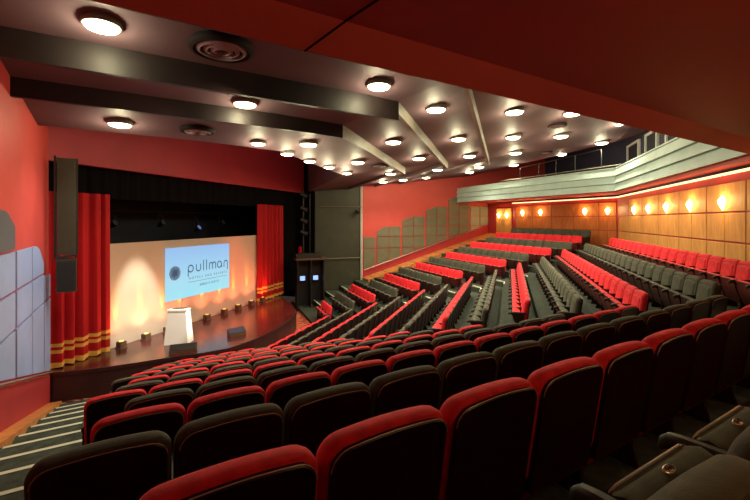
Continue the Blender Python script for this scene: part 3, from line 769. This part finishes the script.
def txt(s, x, z, size, nm, sp=1.0):
    cu = bpy.data.curves.new(nm, 'FONT'); cu.body = s; cu.size = size; cu.space_character = sp; cu.extrude = .001; cu.align_x = 'CENTER'
    cu.materials.append(M['ink']); t_ = bpy.data.objects.new('t', cu); C.objects.link(t_); bpy.context.view_layer.update()
    me = bpy.data.meshes.new_from_object(t_.evaluated_get(bpy.context.evaluated_depsgraph_get())); bpy.data.objects.remove(t_); bpy.data.curves.remove(cu)
    o = bpy.data.objects.new(nm, me); C.objects.link(o); o.parent = sc; o.location = (x, -.03, z); o.rotation_euler = (math.pi/2, 0, 0); return o
txt('HOTELS AND RESORTS', 2.26, .69, .135, 'tagline_text', 1.75)
# short illegible caption: small upright marks
S = Stroke(); rnd = random.Random(5); x = 1.72
for word in (7, 2, 7):
    for _ in range(word):
        k = rnd.choice((0, 1, 2))
        if k == 0: S.line([(x, .36), (x, .45)], .014)
        elif k == 1: S.line(arc(x+.015, .405, .024, .04, 0, 360, 8), .013)
        else: S.line([(x-.01, .36), (x+.02, .45), (x+.035, .36)], .012)
        x += .066
    x += .05
S.b.build('caption_marks', 'ink', sc)
# round dotted emblem
b = MB()
R = .26; cx, cz = .42, 1.03
for i in range(-7, 8):
    for j in range(-7, 8):
        if (i+j) % 2: continue
        u, v = i/7.4, j/7.4; rr = math.hypot(u, v)
        if rr > 1: continue
        f = 1.0; px_, pz_ = cx + R*u, cz + R*v; s_ = .036*(1.1-.3*rr)
        b.add([(px_+s_*dx, -.028, pz_+s_*dz) for dx, dz in ((1,0),(0,1),(-1,0),(0,-1))], [(0,1,2,3)])
b.lathe([(R*.98, 0), (R*1.03, 0)], n=32, M4=Matrix.Translation((cx, -.028, cz)) @ Matrix.Rotation(math.pi/2, 4, 'X'))
b.build('logo_emblem', 'ink', sc)
# uplights along the backdrop
def spot(name, loc, target, energy, col, size, blend=.5, soft=.05, parent=None):
    l = bpy.data.lights.new(name, 'SPOT'); l.energy = energy; l.color = col; l.spot_size = math.radians(size); l.spot_blend = blend; l.shadow_soft_size = soft
    o = bpy.data.objects.new(name, l); C.objects.link(o); o.location = loc
    d = Vector(target) - Vector(loc); o.rotation_euler = d.to_track_quat('-Z', 'Y').to_euler()
    if parent: o.parent = parent
    return o
fx = [(9.65, 1), (10.58, 2), (11.5, 1), (12.33, 1), (13.51, 1), (14.58, 1), (15.53, 1), (16.53, 1), (17.45, 1)]
for k, (x, kind) in enumerate(fx):
    e = empty('uplight', (x, 11.93, SZ)); 
    b = MB(); b.box(-.11, .11, -.1, .1, 0, .22); b.box(-.13, .13, -.12, .12, 0, .03); b.build('lamp_box', 'brown_box', e)
    b = MB(); b.lathe([(.07, .222), (.075, .235), (.05, .24), (0, .238)], n=16); b.build('lamp_lens', 'uplens', e, smooth=True)
    b = MB(); b.bar((-.125, 0, .1), (.125, 0, .1), .02, .02); b.build('bracket', 'rig', e)
    tag(e, 'small brown uplight box at the foot of backdrop, %s from the left curtain' % ORD[k+1], 'uplight', 'uplights along the backdrop')
    spot('uplight_beam', (x, 11.99, SZ+.30), (x, 12.2, SZ+1.3), 170, (1, .60, .02), 17, .8, .02)
    spot('uplight_wash', (x, 11.75, SZ+.3), (x, 12.2, SZ+2.1), 75, (1, .20, .08) if kind == 1 else (1, .5, .25), 120, 1, .1)
spot('white_wash', (9.9, 9.4, 8.2), (10.6, 12.2, 1.3), 4200, (1, 1, .82), 20, .6, .1)
spot('red_wash', (15.5, 9.6, 8.6), (15.5, 11.0, .8), 2200, (1, .12, .08), 46, .8, .1)
spot('blue_wash', (12.6, 9.3, 8.4), (12.6, 10.4, .8), 1100, (.45, .35, 1), 26, .8, .1)
spot('curtain_wash', (10.5, 8.0, 7.2), (8.2, 12, 3.0), 90, (1, .25, .15), 40, .8, .1)
spot('curtain_wash', (16.0, 7.5, 7.0), (18.3, 12, 3.0), 50, (1, .3, .2), 36, .8, .1)
# a bluish lamp washing the stepped panels of the left wall
spot('panel_wash', (9.0, 7.4, 7.2), N(12.0, -1.9) + Vector((0, 0, 3.6)), 170, (.45, .6, 1), 70, 1, .2)
spot('wall_wash', (6.5, 4.6, 7.2), N(10.5, -1.9) + Vector((0, 0, 5.9)), 160, (1, .62, .45), 75, 1, .2)
# lectern
lc = empty('lectern', (10.72, 10.62, SZ), math.radians(-156))
tag(lc, 'white tapered lectern standing on the stage', 'lectern')
b = MB()
def rect(x0, x1, y0, y1, z, zb=None): return [Vector((x0, y0, z)), Vector((x1, y0, z if zb is None else zb)), Vector((x1, y1, z if zb is None else zb)), Vector((x0, y1, z))]
b.loops([rect(-.27, .30, -.38, .38, 0), rect(-.20, .21, -.29, .29, 1.08, 1.08)]); b.build('body', 'white', lc)
b = MB(); b.loops([rect(-.21, .22, -.30, .30, 1.08, 1.09), rect(-.22, .22, -.31, .31, 1.10, 1.14), rect(-.22, .20, -.31, .31, 1.12, 1.17)]); b.build('top', 'white', lc)
b = MB(); b.loops([rect(-.20, .10, -.20, .20, 1.122, 1.155), rect(-.20, .10, -.20, .20, 1.15, 1.18)]); b.build('reading_board', 'brown_box', lc)
b = MB(); b.tube([(.1, .1, 1.14), (.08, .1, 1.3), (-.02, .1, 1.42)], .006, 6); b.tube([(-.02, .1, 1.42), (-.06, .1, 1.44)], .014, 8); b.build('microphone', 'rig', lc)
spot('lectern_light', (11.5, 6.8, 6.6), (10.72, 10.6, 1.5), 2600, (1, 1, .85), 12, .5, .08)
# low boxes on the stage edge
for k, (x, y, w_, lab) in enumerate(((9.98, 9.72, .40, 'flat brown monitor box on the stage edge in front of the lectern'), (12.1, 9.35, .30, 'small brown monitor box on the stage edge right of the lectern'))):
    e = empty('stage_monitor', (x, y, SZ), math.radians(-140 if k == 0 else -120))
    b = MB(); b.loops([[Vector((a, yy, z)) for yy in (-w_,) for a, z in ((-.14,0),(.12,0),(.12,.10),(-.10,.24),(-.14,.2))], [Vector((a, w_, z)) for a, z in ((-.14,0),(.12,0),(.12,.10),(-.10,.24),(-.14,.2))]]); b.build('cabinet', 'brown_box', e)
    b = MB(); b.loops([[Vector((.115, -w_+.03, .112)), Vector((.115, w_-.03, .112)), Vector((-.09, w_-.03, .243)), Vector((-.09, -w_+.03, .243))], [Vector((.12, -w_+.03, .118)), Vector((.12, w_-.03, .118)), Vector((-.085, w_-.03, .25)), Vector((-.085, -w_+.03, .25))]]); b.build('grille', 'rig', e)
    tag(e, lab, 'stage monitor', 'monitor boxes on the stage')
# rigging with stage lamps behind the valance
bt = empty('lighting_bar', (0, 0, 0)); tag(bt, 'dark lighting bar hanging in the black space behind stage opening', 'lighting bar')
b = MB(); b.tube([(8, 14.4, 5.3), (19, 14.4, 5.3)], .03, 8); b.build('pipe', 'rig', bt)
b = MB()
for x in (9, 13.5, 18): b.tube([(x, 14.4, 5.3), (x, 14.4, 9.3)], .012, 6)
b.build('hanging_wire', 'rig', bt)
for k, x in enumerate((11.2, 13.4, 15.5, 17.2)):
    e = empty('stage_spotlight', (x, 14.25, 4.78 if k != 2 else 4.53), 0)
    X = Matrix.Rotation(math.radians(60), 4, 'X')
    b = MB(); b.lathe([(.0, -.16), (.09, -.16), (.11, .05), (.13, .15), (.12, .16)], n=16, M4=X); b.build('lamp_body', 'rig', e, smooth=True)
    b = MB(); b.lathe([(0, .13), (.11, .14)], n=16, M4=X); b.build('lens', 'glow_dim' if k == 2 else 'navy', e)
    b = MB(); b.tube([(-.14, 0, 0), (-.14, .05, .25), (0, .15, .5 if k != 2 else .75), (.14, .05, .25), (.14, 0, 0)], .01, 6); b.build('yoke', 'rig', e)
    tag(e, 'dark stage lamp hung behind the stage opening, %s from the left curtain' % ORD[k+1], 'stage lamp', 'stage lamps behind the opening')
# hanging loudspeaker banner on the left
e = empty('hanging_banner', (7.28, 10.9, 0), math.radians(-40)); tag(e, 'tall olive black hanging banner in front of the left red curtain', 'banner')
b = MB(); b.box(-.20, .20, -.05, .05, 4.05, 6.55); b.build('panel', 'olive', e)
b = MB(); b.bar((-.24, 0, 4.0), (-.24, 0, 6.6), .05, .05, up=Vector((0,1,0))); b.bar((.22, 0, 4.05), (.22, 0, 6.55), .03, .03, up=Vector((0,1,0))); b.build('edge_frame', 'rig', e)
e = empty('hanging_loudspeaker', (7.29, 10.92, 3.1), math.radians(-35)); tag(e, 'black box loudspeaker hanging below the olive panel by left curtain', 'loudspeaker')
b = MB(); b.box(-.21, .21, -.2, .2, 0, .85); b.build('cabinet', 'olive', e)
b = MB(); b.box(-.18, .18, -.215, -.2, .06, .79); b.build('grille', 'rig', e)
b = MB(); b.bar((-.18, 0, .85), (-.18, 0, 1.0), .03, .03, up=Vector((0,1,0))); b.bar((.18, 0, .85), (.18, 0, 1.0), .03, .03, up=Vector((0,1,0))); b.bar((-.26, -.12, .88), (.2, -.12, .93), .05, .05); b.build('hanging_bracket', 'rig', e)
# lighting pole and equipment on the far side
p = Vector((20.9, 11.5, 0))
e = empty('lighting_pole', p); tag(e, 'black vertical lighting pole with lamps beside the far curtain', 'lighting pole')
b = MB(); b.tube([(0, 0, 0), (0, 0, 6.7)], .05, 10); b.tube([(.35, -.25, 0), (.35, -.25, 6.5)], .025, 8); b.build('pole', 'rig', e)
b = MB(); b.lathe([(.35, 0), (.33, .03), (.06, .05)], n=20, cap0=True); b.build('base', 'rig', e)
for k, z in enumerate((6.4, 5.6, 4.9, 4.2)):
    X = Matrix.Translation((-.18, -.15, z)) @ Matrix.Rotation(math.radians(35), 4, 'Z') @ Matrix.Rotation(math.radians(115), 4, 'X')
    b = MB(); b.lathe([(.0, -.22), (.10, -.22), (.12, .05), (.15, .2), (.14, .2)], n=14, M4=X); o = b.build('lamp', 'rig', e, smooth=True)
    b = MB(); b.bar((0, 0, z), (-.18, -.15, z), .04, .04); b.build('lamp_arm', 'rig', o)
q = Vector((21.0, 10.9, 0)); 
e = empty('wall_conduit', (0,0,0)); tag(e, 'thin grey pipes running across the dark olive wall panel', 'pipe')
for z in (5.75, 2.6):
    a_ = F(-8.4, 23.62); c2 = F(-5.6, 23.62); b = MB(); b.tube([(a_.x, a_.y, z), (c2.x, c2.y, z)], .025, 8); b.build('pipe', 'fixture', e)
e = empty('security_camera', F(-8.0, 23.35)); e.location.z = 5.5; tag(e, 'small dark dome camera mounted on the olive wall panel', 'camera')
b = MB(); b.lathe([(0, -.18), (.1, -.16), (.15, -.08), (.16, 0), (.1, .05), (0, .06)], n=18); b.build('dome', 'rig', e, smooth=True)
b = MB(); b.bar((0, 0, .03), (.21, .18, .1), .05, .05); b.build('bracket', 'fixture', e)
e = empty('equipment_cabinet', (20.0, 10.6, 0), math.radians(-50)); tag(e, 'black equipment cabinet with shelf and small lit screens by far curtain', 'equipment cabinet')
b = MB(); b.box(-.75, -.70, -.4, .4, 0, 2.75); b.box(.70, .75, -.4, .4, 0, 2.75); b.box(-.7, .7, .36, .4, 0, 2.75); b.box(-.02, .02, -.4, .36, 0, 2.75); b.build('cabinet', 'rig', e)
b = MB(); b.box(-.85, .85, -.5, .45, 2.75, 2.85); b.build('shelf', 'brown_box', e)
b = MB(); b.box(-.8, .6, -.3, .3, 2.86, 3.1); b.build('mixer', 'rig', e)
for x in (-.38, .36):
    b = MB(); b.box(x-.17, x+.17, .1, .15, 1.55, 1.85); mo = b.build('monitor', 'rig', e); b = MB(); b.box(x-.14, x+.14, .09, .1, 1.58, 1.82); b.build('display', 'glow_blue', mo)
b = MB(); b.box(20.55, 20.72, 11.5, 11.62, .8, 3.4); tag(b.build('red_drape', 'curtain'), 'narrow red drape hanging beside the black lighting pole', 'drape')

# ---------------------------------------------------------------- general light, camera
w = bpy.data.worlds.new('World'); bpy.context.scene.world = w; w.use_nodes = True
w.node_tree.nodes['Background'].inputs[0].default_value = (.5, .3, .26, 1); w.node_tree.nodes['Background'].inputs[1].default_value = .06
cd = bpy.data.cameras.new('camera'); cd.sensor_width = 36; cd.lens = 19.2; cd.shift_y = -.04; cd.clip_start = .03; cd.clip_end = 200
co = bpy.data.objects.new('camera', cd); C.objects.link(co); co.location = (0, 0, H); co.rotation_euler = (math.pi/2, 0, th - math.pi/2)
bpy.context.scene.camera = co
vs = bpy.context.scene.view_settings; vs.view_transform = 'Standard'; vs.look = 'None'; vs.exposure = .3; vs.gamma = 1.0
